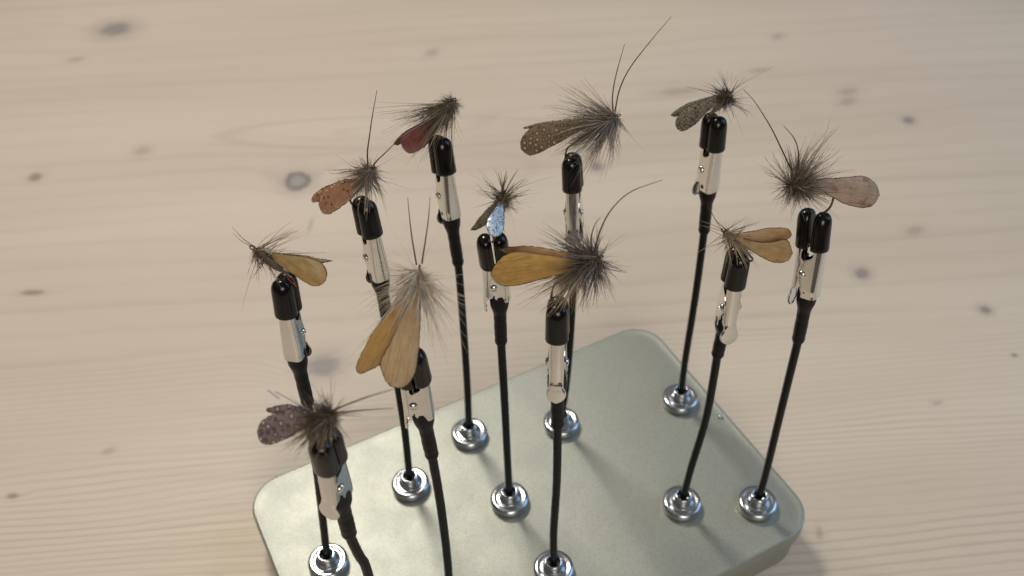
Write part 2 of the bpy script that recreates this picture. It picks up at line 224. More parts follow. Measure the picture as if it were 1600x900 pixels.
def wood():
    T = NT("whitewashed_pine")
    oc = T.n('ShaderNodeTexCoord').outputs['Object']
    p = T.mapv(oc, (1000, 1000, 1000), (0, 0, rad(-3.0)))           # millimetres, grain along x
    sx = T.n('ShaderNodeSeparateXYZ', None, Vector=oc)
    xm = T.m2('MULTIPLY', sx.outputs[0], 1000.0); ym = T.m2('MULTIPLY', sx.outputs[1], 1000.0)
    sp = T.n('ShaderNodeSeparateXYZ', None, Vector=p); gx, gy = sp.outputs[0], sp.outputs[1]
    warp = T.noise(T.mapv(p, (.0028, .012, 1)), 1.0, 2.0)
    v = T.m2('MULTIPLY_ADD', T.m2('SUBTRACT', warp, .5), 34.0, gy)
    wob = T.noise(T.mapv(p, (.05, .12, 1)), 1.0, 2.0)
    edge = T.noise(T.mapv(p, (.16, .3, 1)), 1.0, 3.0)
    masks = []
    for (kx, ky, kw, kh, kt) in KNOTS:
        dx = T.m2('DIVIDE', T.m2('SUBTRACT', xm, kx), kw)
        dy = T.m2('DIVIDE', T.m2('SUBTRACT', ym, ky), kh)
        if kt == 4: dy = T.m2('MULTIPLY_ADD', dx, -.35, dy)
        d2 = T.m2('MULTIPLY_ADD', dx, dx, T.m2('MULTIPLY', dy, dy))
        d = T.m2('SQRT', d2)
        dn = T.m2('MULTIPLY_ADD', T.m2('SUBTRACT', edge, .5), .9, d)
        masks.append((dn, kt))
        # grain flows round the knot
        amp = {0: 12, 1: 14, 2: 5, 3: 5, 4: 2.5, 5: 6}[kt] * min(1.0, kw / 5.0)
        g = T.m2('POWER', 2.718, T.m2('MULTIPLY', T.m2('MULTIPLY_ADD', T.m2('MULTIPLY', dx, .32), T.m2('MULTIPLY', dx, .32), T.m2('MULTIPLY', T.m2('MULTIPLY', dy, .45), T.m2('MULTIPLY', dy, .45))), -1.0))
        v = T.m2('MULTIPLY_ADD', g, amp, v)
    # the long cathedral figure
    dx = T.m2('DIVIDE', T.m2('SUBTRACT', xm, -75.0), 82.0); dy = T.m2('DIVIDE', T.m2('SUBTRACT', ym, 246.0), 15.0)
    g = T.m2('POWER', 2.718, T.m2('MULTIPLY', T.m2('MULTIPLY_ADD', dx, dx, T.m2('MULTIPLY', dy, dy)), -1.0))
    v = T.m2('MULTIPLY_ADD', g, 30.0, v)
    v = T.m2('MULTIPLY_ADD', T.m2('SUBTRACT', wob, .5), 1.1, v)
    # growth rings: wide beyond the tin, tight in front
    ph = T.m2('MULTIPLY_ADD', T.m2('MAXIMUM', T.m2('SUBTRACT', 95.0, v), 0.0), 1 / 3.1 - 1 / 14.0, T.m2('MULTIPLY', v, -1 / 14.0))
    fr = T.m2('FRACT', ph)
    late = T.m2('MULTIPLY', T.mr(fr, .50, .88), T.mr(fr, 1.0, .88))
    amount = T.noise(T.mapv(p, (.004, .03, 1)), 1.0, 3.0)
    late = T.m2('MULTIPLY', late, T.mr(amount, .32, .68, .12, 1.0))
    near = T.mr(gy, 170, 10, .17, .42)
    late = T.m2('MULTIPLY', late, near)
    streak = T.noise(T.mapv(p, (.012, .55, 1)), 1.0, 4.0, .6)
    fine = T.noise(T.mapv(p, (.05, 3.2, 1)), 1.0, 3.0, .6)
    broad = T.noise(T.mapv(p, (.0022, .012, 1), loc=(3, 7, 0)), 1.0, 2.0)
    c = T.mix(T.mr(broad, .35, .68), (.56, .473, .376), (.625, .537, .433))
    c = T.mix(T.m2('MULTIPLY', T.mr(streak, .40, .72), .14), c, (.46, .37, .29))
    c = T.mix(T.m2('MULTIPLY', T.mr(fine, .45, .75), T.mr(gy, 170, 10, .05, .16)), c, (.36, .27, .19))
    c = T.mix(late, c, (.30, .225, .17))
    for ex, ey, ea, eb, al in ((-62.0, 246.0, 95.0, 15.0, .30), (-40.0, 246.5, 55.0, 7.0, .16), (-58.0, 214.0, 70.0, 17.0, .16)):   # long closed growth figures
        ax_ = T.m2('DIVIDE', T.m2('SUBTRACT', xm, ex), ea); ay_ = T.m2('DIVIDE', T.m2('SUBTRACT', T.m2('MULTIPLY_ADD', T.m2('SUBTRACT', warp, .5), 16.0, ym), ey), eb)
        e_ = T.m2('SQRT', T.m2('MULTIPLY_ADD', ax_, ax_, T.m2('MULTIPLY', ay_, ay_)))
        line = T.m2('MULTIPLY', T.mr(e_, .84, .98), T.mr(e_, 1.10, .98))
        c = T.mix(T.m2('MULTIPLY', line, al), c, (.36, .28, .23))
    pink = T.noise(T.mapv(p, (.003, .006, 1), loc=(9, 2, 0)), 1.0, 1.0)
    c = T.mix(T.m2('MULTIPLY', T.mr(pink, .4, .65), .18), c, (.60, .485, .425))
    cols = {0: ((.17, .165, .17), .85, .75), 1: ((.27, .26, .25), .95, .75), 2: ((.27, .26, .19), .55, .6), 3: ((.13, .095, .06), .75, .75),
            4: ((.25, .19, .155), .45, .9), 5: ((.17, .135, .14), .8, .7)}
    for dn, kt in masks:
        col, a, w = cols[kt]
        halo = T.m2('MULTIPLY', T.mr(dn, 2.6, .8), .34 if kt in (0, 1, 5) else .16)
        c = T.mix(halo, c, (.30, .24, .225))
        c = T.mix(T.m2('MULTIPLY', T.mr(dn, 1.35, w * .6), a * .72), c, col)
        if kt == 1:
            ring = T.m2('MULTIPLY', T.mr(dn, 1.25, .9), T.mr(dn, .4, .85))
            c = T.mix(T.m2('MULTIPLY', ring, .62), c, (.12, .11, .10))
    T.bump(T.m2('MULTIPLY_ADD', late, -1.0, fine), .12, .0004)
    return T.P(Base_Color=c, Roughness=T.mr(streak, .3, .8, .42, .58), Specular_IOR_Level=.35)

def metal(name, col, rough, spread=.06, scale=900, bump=0.0, var=.1):
    T = NT(name); oc = T.n('ShaderNodeTexCoord').outputs['Object']
    a = T.noise(oc, scale, 4.0); b = T.noise(oc, scale * .13, 3.0)
    c = T.mix(T.mr(b, .3, .75), col, tuple(x * (1 - var) for x in col))
    if bump: T.bump(a, bump, .0002)
    return T.P(Base_Color=c, Metallic=1.0, Roughness=T.mr(T.m2('MULTIPLY_ADD', a, .5, T.m2('MULTIPLY', b, .5)), .3, .7, rough - spread, rough + spread))

def tin_metal():
    T = NT("tinplate"); oc = T.n('ShaderNodeTexCoord').outputs['Object']
    a = T.noise(oc, 1700, 3.0, .7); b = T.noise(oc, 70, 4.0, .6); s = T.noise(T.mapv(oc, (60, 900, 900), (0, 0, .6)), 1.0, 3.0)
    vo = T.n('ShaderNodeTexVoronoi', None, Vector=oc, Scale=520.0).outputs['Distance']
    c = T.mix(T.mr(b, .3, .72), (.352, .363, .322), (.33, .341, .304))
    c = T.mix(T.m2('MULTIPLY', T.mr(a, .47, .60), .5), c, (.25, .266, .23))
    c = T.mix(T.m2('MULTIPLY', T.mr(vo, .16, .05), .35), c, (.42, .42, .35))
    T.bump(T.m2('MULTIPLY_ADD', s, .3, a), .22, .0003)
    return T.P(Base_Color=c, Metallic=.72, Roughness=T.mr(b, .3, .7, .45, .49))

def plastic(name, col, rough, bump=.05, scale=1500, spec=.2):
    T = NT(name); oc = T.n('ShaderNodeTexCoord').outputs['Object']
    a = T.noise(oc, scale, 3.0); b = T.noise(oc, scale * .1, 2.0)
    c = T.mix(T.mr(b, .3, .7), col, tuple(x * 1.5 for x in col))
    T.bump(a, bump, .0001)
    return T.P(Base_Color=c, Roughness=T.mr(b, .3, .7, rough * .8, rough * 1.2), Specular_IOR_Level=spec)

def fibre(name, dark, light, rough=.45):
    T = NT(name); g = T.n('ShaderNodeNewGeometry').outputs['Random Per Island']
    c = T.mix(T.m2('POWER', g, 2.2), tuple(x * .62 for x in dark), tuple(x * .86 for x in light))
    return T.P(Base_Color=c, Roughness=rough, Specular_IOR_Level=.5)

def wingmat(name, col, col2, rim, kind='plain', rough=.38, trans=.48, coat=0.0):
    T = NT(name)
    uv = T.n('ShaderNodeUVMap', {'uv_map': 'UVMap'}).outputs[0]      # millimetres along, across
    ed = T.n('ShaderNodeAttribute', {'attribute_name': 'edge'}).outputs['Fac']
    n1 = T.noise(uv, .45, 4.0, .6); n2 = T.noise(uv, 2.6, 4.0, .65); n3 = T.noise(T.mapv(uv, (.35, 3.0, 1)), 1.0, 3.0)
    c = T.mix(T.mr(n1, .3, .7), col, col2)
    c = T.mix(T.m2('MULTIPLY', T.mr(n2, .48, .72), .35), c, tuple(x * .55 for x in col))
    c = T.mix(T.m2('MULTIPLY', T.mr(n3, .5, .75), .22), c, tuple(min(1, x * 1.5 + .02) for x in col2))
    vn = T.noise(T.mapv(uv, (.13, 1.7, 1)), 1.0, 3.0, .6, .8)
    c = T.mix(T.m2('MULTIPLY', T.mr(vn, .50, .68), .42), c, tuple(x * .42 for x in col))
    h = T.m2('MULTIPLY_ADD', vn, .7, n2); rg = rough
    if kind == 'spots':
        vo = T.n('ShaderNodeTexVoronoi', None, Vector=T.mapv(uv, (1, 1, 1), (0, 0, .5)), Scale=.60, Randomness=.42)
        d = T.m2('MULTIPLY_ADD', T.m2('SUBTRACT', n2, .5), .18, vo.outputs['Distance'])
        c = T.mix(T.m2('MULTIPLY', T.mr(d, .52, .36), .8), c, tuple(x * .35 for x in col))
        c = T.mix(T.m2('MULTIPLY', T.mr(d, .31, .17), T.mr(n1, .2, .6, .35, 1.0)), c, (.60, .52, .40) if col[0] > col[2] * 1.4 else (.66, .58, .55))
    elif kind == 'pits':                                              # burnt copper with pale blisters along the rim
        vo = T.n('ShaderNodeTexVoronoi', None, Vector=uv, Scale=.72, Randomness=.8)
        d = vo.outputs['Distance']
        c = T.mix(T.m2('MULTIPLY', T.mr(d, .36, .16), .85), c, (.13, .04, .018))
        rimzone = T.mr(ed, 1.7, .6)
        vo2 = T.n('ShaderNodeTexVoronoi', None, Vector=uv, Scale=1.15, Randomness=.7).outputs['Distance']
        c = T.mix(T.m2('MULTIPLY', T.mr(vo2, .42, .25), rimzone), c, (.85, .66, .50))
    elif kind == 'glitter':
        vo = T.n('ShaderNodeTexVoronoi', None, Vector=uv, Scale=2.4, Randomness=1.0)
        c = T.mix(T.m2('MULTIPLY', T.mr(vo.outputs['Distance'], .22, .1), .8), c, (.42, .17, .15))
        c = T.mix(T.m2('MULTIPLY', T.mr(ed, 1.2, .3), .45), c, (.16, .07, .20))
        h = vo.outputs['Distance']
    elif kind == 'mesh':
        vo = T.n('ShaderNodeTexVoronoi', {'feature': 'DISTANCE_TO_EDGE'}, Vector=T.mapv(uv, (1.0, 1.5, 1)), Scale=1.25, Randomness=.9)
        d = vo.outputs['Distance']
        c = T.mix(T.mr(d, .14, .04), c, tuple(x * .25 for x in col))
        h = T.m2('MULTIPLY', T.mr(d, .0, .2), 1.0)
    elif kind == 'lattice':                                           # lacquered net with dark pits, its base colour carrying a painted window sheen
        vo = T.n('ShaderNodeTexVoronoi', None, Vector=uv, Scale=1.9, Randomness=.9)
        d = T.m2('MULTIPLY_ADD', T.m2('SUBTRACT', n2, .5), .3, vo.outputs['Distance'])
        c = T.mix(T.mr(d, .42, .30), c, (.03, .035, .045))
        h = T.mr(d, .2, .4)
    elif kind == 'stain':
        c = T.mix(T.m2('MULTIPLY', T.mr(T.noise(uv, .28, 3.0), .5, .66), .7), c, (.22, .10, .045))
    c = T.mix(T.mr(T.m2('MULTIPLY_ADD', T.m2('SUBTRACT', n2, .5), .3, ed), .26, .06), c, rim)
    T.bump(h, .35 if kind != 'plain' else .2, .0002)
    T.P(Base_Color=c, Roughness=rg, Specular_IOR_Level=.5, Coat_Weight=coat, Coat_Roughness=.25)
    if trans:
        tr = T.n('ShaderNodeBsdfTranslucent', None, Color=c)
        mx = T.n('ShaderNodeMixShader', None, i0=trans, i1=T.b.outputs[0], i2=tr.outputs[0])
        T.t.links.new(mx.outputs[0], T.out.inputs[0])
    return T.m

M_TIN = tin_metal()
M_NICKEL = metal("nickel_plate", (.82, .81, .77), .115, .04, 700, .03)
M_ZINC = metal("zinc_plate", (.50, .53, .56), .20, .05, 600, .03, .2)
M_CAP = plastic("black_vinyl", (.0045, .0035, .003), .20, .03, spec=.36)
M_ROD = plastic("black_rod", (.004, .004, .004), .32, .05)
M_SHRINK = plastic("black_heat_shrink", (.004, .004, .004), .38, .08)
M_HOOK = metal("bronze_hook_wire", (.16, .11, .07), .3)
WM = {
 'gold': wingmat('gold_wing', (.55, .38, .15), (.66, .48, .22), (.07, .035, .015)),
 'gold_dark': wingmat('gold_underwing', (.46, .32, .16), (.52, .38, .20), (.07, .035, .015)),
 'copper': wingmat('copper_wing', (.50, .26, .15), (.60, .35, .21), (.10, .025, .012), 'pits', .33, .35),
 'tan': wingmat('tan_wing', (.58, .40, .21), (.66, .48, .27), (.10, .055, .02)),
 'amber': wingmat('amber_wing', (.55, .34, .12), (.60, .39, .15), (.10, .05, .015)),
 'spot_grey': wingmat('grey_spotted_wing', (.26, .19, .195), (.33, .25, .25), (.02, .015, .015), 'spots', .5, .25),
 'spot_brown': wingmat('brown_spotted_wing', (.30, .20, .115), (.24, .175, .105), (.025, .018, .01), 'spots', .5, .28),
 'maroon': wingmat('maroon_wing', (.19, .048, .046), (.29, .09, .085), (.05, .018, .03), 'glitter', .25, .1, .6),
 'maroon_dark': wingmat('drab_underwing', (.13, .10, .06), (.16, .12, .07), (.07, .05, .03), 'plain', .5),
 'mesh_pale': wingmat('window_sheen_wing', (.30, .40, .54), (.38, .48, .62), (.06, .06, .07), 'lattice', .3, 0.0, 1.0),  # pale blue base colour paints in the window's reflection on this wing
 'mesh_dark': wingmat('olive_mesh_wing', (0.144, 0.114, 0.066), (0.192, 0.156, 0.096), (.03, .025, .02), 'mesh', .45, .1),
 'orange': wingmat('orange_wing', (.64, .40, .12), (.72, .48, .17), (.09, .045, .02), 'plain', .4, .45),
 'rust': wingmat('rust_wing', (.58, .36, .17), (.64, .42, .21), (.09, .045, .02)),
 'smoke': wingmat('smoky_wing', (.34, .285, .22), (.45, .385, .31), (.025, .02, .017), 'mesh', .5, .35),
 'tan_stain': wingmat('stained_wing', (.52, .39, .29), (.60, .46, .36), (.05, .03, .018), 'stain', .4, .45),
 'brown': wingmat('brown_wing', (.52, .35, .16), (.62, .44, .22), (.05, .03, .012)),
 'brown_pink': wingmat('pinkish_brown_wing', (.60, .41, .22), (.66, .46, .26), (.07, .035, .02)),
}
FM = {
 'brown': fibre('brown_hackle', (0.106, 0.070, 0.041), (0.488, 0.350, 0.216)),
 'dark': fibre('dark_hackle', (0.040, 0.027, 0.019), (0.244, 0.170, 0.117)),
 'grey': fibre('grey_hackle', (0.148, 0.115, 0.090), (0.636, 0.520, 0.414)),
 'slate': fibre('slate_hackle', (0.074, 0.055, 0.045), (0.392, 0.300, 0.234)),
 'pale': fibre('pale_hackle', (.62, .50, .34), (.95, .84, .68)),
 'olive': fibre('olive_hackle', (.075, .056, .03), (.42, .335, .21)),
 'tanfur': fibre('tan_fur', (.25, .18, .10), (.68, .55, .37)),
 'straw': fibre('straw_fur', (.34, .27, .12), (.72, .62, .39)),
 'quill': fibre('quill', (.07, .042, .021), (.115, .072, .04), .35),
 'red': fibre('red_thread', (.6, .06, .03), (.65, .09, .04), .4),
 'tinsel': fibre('lilac_tinsel', (.80, .72, .88), (.85, .78, .93), .2),
}

# ------------------------------------------------------------------ table
def slab(name, x0, x1, y0, y1, z0, z1, mat):
    bm = bmesh.new(); bmesh.ops.create_cube(bm, size=1)
    for v in bm.verts:
        v.co = Vector(((x0 + x1) / 2 + v.co.x * (x1 - x0), (y0 + y1) / 2 + v.co.y * (y1 - y0), (z0 + z1) / 2 + v.co.z * (z1 - z0))) * MM
    bmesh.ops.bevel(bm, geom=list(bm.edges), offset=3 * MM, segments=3, affect='EDGES', profile=.5)
    me = bpy.data.meshes.new(name); bm.to_mesh(me); bm.free(); me.materials.append(mat)
    return obj(name, me)
table = slab("table_top", -900, 900, -420, 780, -32, 0, wood())
tag(table, "pale whitewashed pine table top with grey knots under the tin", "table", kind="structure")

# ------------------------------------------------------------------ tin
def rrect(hx, hy, r, n=12):
    P = []
    for cx, cy, a0 in ((hx - r, hy - r, 0), (-hx + r, hy - r, 90), (-hx + r, -hy + r, 180), (hx - r, -hy + r, 270)):
        for i in range(n + 1):
            a = rad(a0 + 90 * i / n); P.append((cx + r * math.cos(a), cy + r * math.sin(a)))
    return P
def shell(levels):
    """levels: (inset, z); rounded rectangle skins, first and last closed"""
    V, F = [], []; N = None
    for ins, z in levels:
        P = rrect(hx - ins, hy - ins, max(1.5, R - ins)); N = len(P)
        V += [(x, y, z) for x, y in P]
    for l in range(len(levels) - 1):
        for i in range(N):
            j = (i + 1) % N
            F.append((l * N + i, l * N + j, (l + 1) * N + j, (l + 1) * N + i))
    F.append(tuple(reversed(range(N)))); F.append(tuple((len(levels) - 1) * N + i for i in range(N)))
    return V, F
hx, hy = TIN['half']; R = 12.5; HT = TIN['height']
tin = empty("storage_tin", (0, 0, 0)); tin.rotation_euler.z = TIN['yaw']
tag(tin, "flat rectangular grey metal tin with rounded corners carrying the clip stands", "tin")
V, F = shell([(.9, HT - 6.0), (.25, HT - 6.1), (0, HT - 5.7), (0, HT - 5.2), (.06, HT - 1.2), (.12, HT - .6), (.3, HT - .22), (.6, HT - .04), (.95, HT), (1.5, HT - .06), (2.1, HT - .16), (4, HT - .18), (10.9, HT - .18)])
obj("lid", mesh("lid", V, F, M_TIN, 60), tin)
V, F = shell([(3.2, .02), (2.3, .3), (1.7, 1.0), (1.55, 2.0), (1.55, HT - 5.0)])
obj("tin_body", mesh("tin_body", V, F, M_TIN, 60), tin)
# tiny bright bead on the lid edge
V, F = lathe([(0, 0), (.95, 0), (1.0, .3), (.85, .65), (.5, .9), (0, 1.0)], 16)
bead = obj("metal_bead", mesh("metal_bead", V, F, M_ZINC)); bead.location = Vector((*TIN['bead'], HT)) * MM
tag(bead, "tiny shiny metal bead near the right edge of the tin lid", "bead")

# ------------------------------------------------------------------ clip parts (shared meshes, millimetres)
V, F = lathe([(0, 0), (5.9, 0), (6.35, .2), (6.55, .7), (6.55, 2.2), (6.4, 2.8), (6.0, 3.15), (5.5, 3.3), (5.0, 3.25), (4.6, 3.1), (4.1, 3.1), (3.7, 3.25), (0, 3.25)], 56)
ME_BASE = mesh("magnetic_base", V, F, M_ZINC, 70)
V, F = lathe([(0, 3.0), (3.75, 3.0), (3.6, 3.5), (3.25, 3.9), (3.08, 4.4), (3.0, 6.5), (2.85, 6.95), (2.5, 7.1), (2.1, 7.0), (1.85, 6.5), (1.8, 4.2), (0, 4.2)], 44)
ME_COLLAR = mesh("collar", V, F, M_ZINC, 70)
V, F = lathe([(0, .4), (2.6, .4), (2.75, 0), (3.08, .0), (3.16, .4), (3.12, 1.2), (3.05, 4), (2.98, 7.6), (2.86, 8.6), (2.55, 9.5), (2.05, 10.15), (1.35, 10.6), (.6, 10.8), (0, 10.85)], 36)
V = [(min(x * .80, 1.44), y * .92, z * .96) for x, y, z in V]          # pressed flat where the pair meets
ME_CAP = mesh("rubber_cap", V, F, M_CAP, 70)
V, F = lathe([(0, -2.95), (.55, -2.95), (.95, -2.75), (1.1, -2.4), (.6, -2.3), (.6, 2.3), (1.1, 2.4), (.95, 2.75), (.55, 2.95), (.5, 2.7), (0, 2.65)], 20)
ME_RIVET = mesh("rivet", V, F, M_NICKEL, 60)

def channel(st, t=.42, corner=1.45):
    """U channel swept along z; st rows: z, back u, flange edge u, half width; sgn from back to edge"""
    V, F = [], []; n = None
    for z, ub, ue, hw in st:
        s = 1 if ue > ub else -1
        dep = abs(ue - ub); c = min(corner, hw * .8, dep * .9)
        def prof(o):
            hw_ = hw - o; b = o; P = [(dep, hw_)]
            c_ = max(.05, c - o * .8)
            for k in range(6):
                a = math.pi / 2 * k / 5
                P.append((b + c_ - c_ * math.sin(a), hw_ - c_ + c_ * math.cos(a)))
            # slight crown on the back
            return P + [(x, -y) for x, y in reversed(P)]
        ring = prof(0) + list(reversed(prof(min(t, hw * .6))))
        n = len(ring)
        V += [(ub + s * x, y, z) for x, y in ring]
    for l in range(len(st) - 1):
        for i in range(n):
            j = (i + 1) % n
            F.append((l * n + i, l * n + j, (l + 1) * n + j, (l + 1) * n + i))
    h = n // 2
    for base in (0, (len(st) - 1) * n):
        for i in range(h - 1):
            F.append((base + i, base + i + 1, base + n - 2 - i, base + n - 1 - i))
    return V, F
# fixed jaw: pivot ear at z = 5.5
st = []
for i in range(31):
    z = -1.5 + 20.5 * i / 30
    ub = -2.9 - .03 * max(0, z) if z < 13 else -3.29 + .06 * (z - 13)
    if z < 1.6: ue = .9 + .45 * max(z, 0)
    elif z < 10.2:
        q = (z - 5.5) / 4.7; ue = -.9 + 3.4 * math.sqrt(max(0, 1 - q * q))
        ue = max(ue, -.9)
        if z < 5.5: ue = max(ue, 1.2)
    else: ue = -1.0 - .02 * (z - 10)
    hw = 2.6 - .055 * max(0, z) if z < 13 else 1.88 - .07 * (z - 13)
    if z < 0: hw = 2.5
    st.append((z, ub, ue, hw))
V, F = channel(st); ME_FIXED = mesh("fixed_jaw", V, F, M_NICKEL, 50)
# lever jaw: thumb plate at the lower end
st = []
zz = [-5.6, -5.5, -5.3, -5.0, -4.5, -3.9, -3.2, -2.5, -1.8, -1.1, -.5, 0, .6, 1.2, 2, 3, 3.8, 4.6, 5.5, 6.4, 7.2, 8, 9, 10, 11.5, 13, 15, 17, 19]
for z in zz:
    ub = 4.4 - .085 * z if z < 13 else 3.295 - .06 * (z - 13)
    if z < -.4:
        q = z + 3.0; hw = math.sqrt(max(.12, 2.6 ** 2 - q * q)) if z < -1.2 else 1.85 + .1 * (-.5 - z)
    else: hw = 1.85 + .02 * z if z < 5 else 1.95
    if z < -.3: ue = ub - .62
    elif z < 9.5:
        q = (z - 5.0) / 5.0; ue = ub - .8 - 3.1 * math.sqrt(max(0, 1 - q * q))
    else: ue = ub - 2.0
    if z > 13: hw = 1.95 - .05 * (z - 13); ue = ub - 2.0
    st.append((z, ub, ue, hw))
V, F = channel(st); ME_LEVER = mesh("lever_jaw", V, F, M_NICKEL, 50)

GRP_S = "clip stands on the tin"
STAND_LABEL = {
 'A': "clip stand at far left holding the plain gold-winged fly",
 'B': "clip stand holding the spotted copper-winged fly with two antennae",
 'C': "clip stand behind the pale fly with two broad tan wings hanging down",
 'D': "frontmost clip stand at lower left holding the dark grey spotted fly",
 'E': "clip stand holding the maroon-winged fly with swept-back hairs",
 'F': "clip stand holding the small fly with the net wing painted with a blue window sheen",
 'G': "clip stand holding the brown fly with white wing dots and long antennae",
 'H': "clip stand holding the large orange-winged fly in the middle",
 'I': "rearmost right clip stand holding the small smoky-winged fly",
 'J': "rightmost clip stand holding the mauve fuzzy fly with one tan wing",
 'K': "clip stand with a bent rod holding the brown heart-winged fly"}

def stand(key, D):
    bx, by = D['base']; root = empty("clip_stand", (bx, by, HT))
    tag(root, STAND_LABEL[key], "clip stand", GRP_S)
    O = Vector((bx, by, HT))
    b = obj("magnetic_base", ME_BASE, root); b.rotation_euler.z = random.uniform(0, 6)
    obj("collar", ME_COLLAR, b)
    T = Vector(D['top']); ax = Vector(D['axis']).normalized()
    az = rad(D['az']); u = Vector((math.cos(az), math.sin(az), 0)); u = (u - ax * u.dot(ax)).normalized(); w = ax.cross(u)
    foot = Vector((bx, by, HT + 4.3))
    sh = Vector(D['shrink']); W_ = [Vector(p) for p in D['wire']]
    path = crom([foot, foot.lerp(W_[0], .25) ] + W_ + [sh, sh.lerp(T, .5), T - ax * 1.0], 46)
    path = [p - O for p in path]
    V, F = tube(path, 1.22, 18); obj("rod", mesh("rod", V, F, M_ROD, 60), root)
    # heat shrink over the joint
    L = (T - sh).length; sp = crom([sh, sh.lerp(T, .5) , T + ax * .9], 26); rr = []
    for i in range(26):
        s = i / 25
        if s < .04: r = 1.62
        elif s < .56: r = 1.78 + .05 * math.sin(s * 41) + (.10 if .26 < s < .30 else 0)
        elif s < .80: q = (s - .56) / .24; q = q * q * (3 - 2 * q); r = 1.8 + .85 * q
        else: r = 2.65 + .02 * math.sin(s * 60)
        rr.append(r)
    V, F = tube([p - O for p in sp], rr, 24); obj("heat_shrink_sleeve", mesh("heat_shrink_sleeve", V, F, M_SHRINK, 50), root)
    Mx = Matrix((u, w, ax)).transposed().to_4x4(); Mx.translation = (T - O) * MM
    pv = Vector((1.35, 0, 5.2)) * MM; open_ = rad({'J': 3.0, 'F': 1.5, 'C': 1.2}.get(key, random.uniform(.3, 1.2)))
    Ml = Mx @ Matrix.Translation(pv + Vector((.45 * MM if key == 'J' else 0, 0, 0))) @ Matrix.Rotation(open_, 4, 'Y') @ Matrix.Translation(-pv)      # the lever swings on the rivet
    for nm, me, mat in (("fixed_jaw", ME_FIXED, Mx), ("lever_jaw", ME_LEVER, Ml)):
        o = obj(nm, me, root); o.matrix_local = mat
    o = obj("rivet", ME_RIVET, root); o.matrix_local = Mx @ Matrix.Translation(Vector((1.35, 0, 5.2)) * MM) @ Matrix.Rotation(rad(90), 4, 'X')
    for uu, flip in ((-1.5, 0), (1.5, 180)):
        o = obj("rubber_cap", ME_CAP, root)
        o.matrix_local = (Ml if flip else Mx) @ Matrix.Translation(Vector((uu, 0, 12.6 + random.uniform(-.25, .25))) * MM) @ Matrix.Rotation(rad(flip), 4, 'Z')
    return root
random.seed(4)
for k, D in STANDS.items(): stand(k, D)

# ------------------------------------------------------------------ flies
def wing_mesh(Wd, O, seed):
    NA, NB = 44, 20
    A = crom(Wd['a'], NA); B = crom(Wd['b'], NA); n = Vector(Wd['n']).normalized()
    # the two edges meet at the tip
    tip = (A[-1] + B[-1]) / 2; root = (A[0] + B[0]) / 2
    outline = A + list(reversed(B))
    V, uv, ed = [], [], []
    e1 = (tip - root).normalized(); e2 = n.cross(e1)
    for i in range(NA):
        for j in range(NB):
            t = j / (NB - 1); p = A[i].lerp(B[i], t)
            wd = (A[i] - B[i]).length
            d = min(((p - q).length for q in outline[max(0, 6):-6]), default=9)
            lift = wd * .10 * (1 - (2 * t - 1) ** 2) + .22 * noise.noise(Vector((p.x * .45 + seed, p.y * .45, p.z * .45)))
            # frayed, burnt outline
            q = p + n * lift
            if j in (0, NB - 1): q += (A[i] - B[i]).normalized() * (1 if j == 0 else -1) * .20 * noise.noise(Vector((i * .9, seed * 3 + j, 0))) if wd > .3 else Vector()
            V.append(q - O); r_ = p - root; uv.append((r_.dot(e1) + 30, r_.dot(e2) + 30)); ed.append(d)
    m = len(V); V2 = [v - n * .13 for v in V]
    F = []
    idx = lambda i, j: i * NB + j
    for i in range(NA - 1):
        for j in range(NB - 1):
            a, b, c, d = idx(i, j), idx(i + 1, j), idx(i + 1, j + 1), idx(i, j + 1)
            F.append((a, b, c, d)); F.append((a + m, d + m, c + m, b + m))
    bd = [idx(i, 0) for i in range(NA)] + [idx(NA - 1, j) for j in range(1, NB)] + [idx(i, NB - 1) for i in range(NA - 2, -1, -1)] + [idx(0, j) for j in range(NB - 2, 0, -1)]
    for a, b in zip(bd, bd[1:] + bd[:1]): F.append((b, a, a + m, b + m))
    me = bpy.data.meshes.new("wing"); me.from_pydata([tuple(v * MM) for v in V + V2], [], F)
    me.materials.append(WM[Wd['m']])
    l = me.uv_layers.new(name="UVMap"); U = uv + uv
    for lp in me.loops: l.data[lp.index].uv = U[lp.vertex_index]
    at = me.attributes.new("edge", 'FLOAT', 'POINT'); at.data.foreach_set('value', ed + ed)
    for f in me.polygons: f.use_smooth = True
    return me

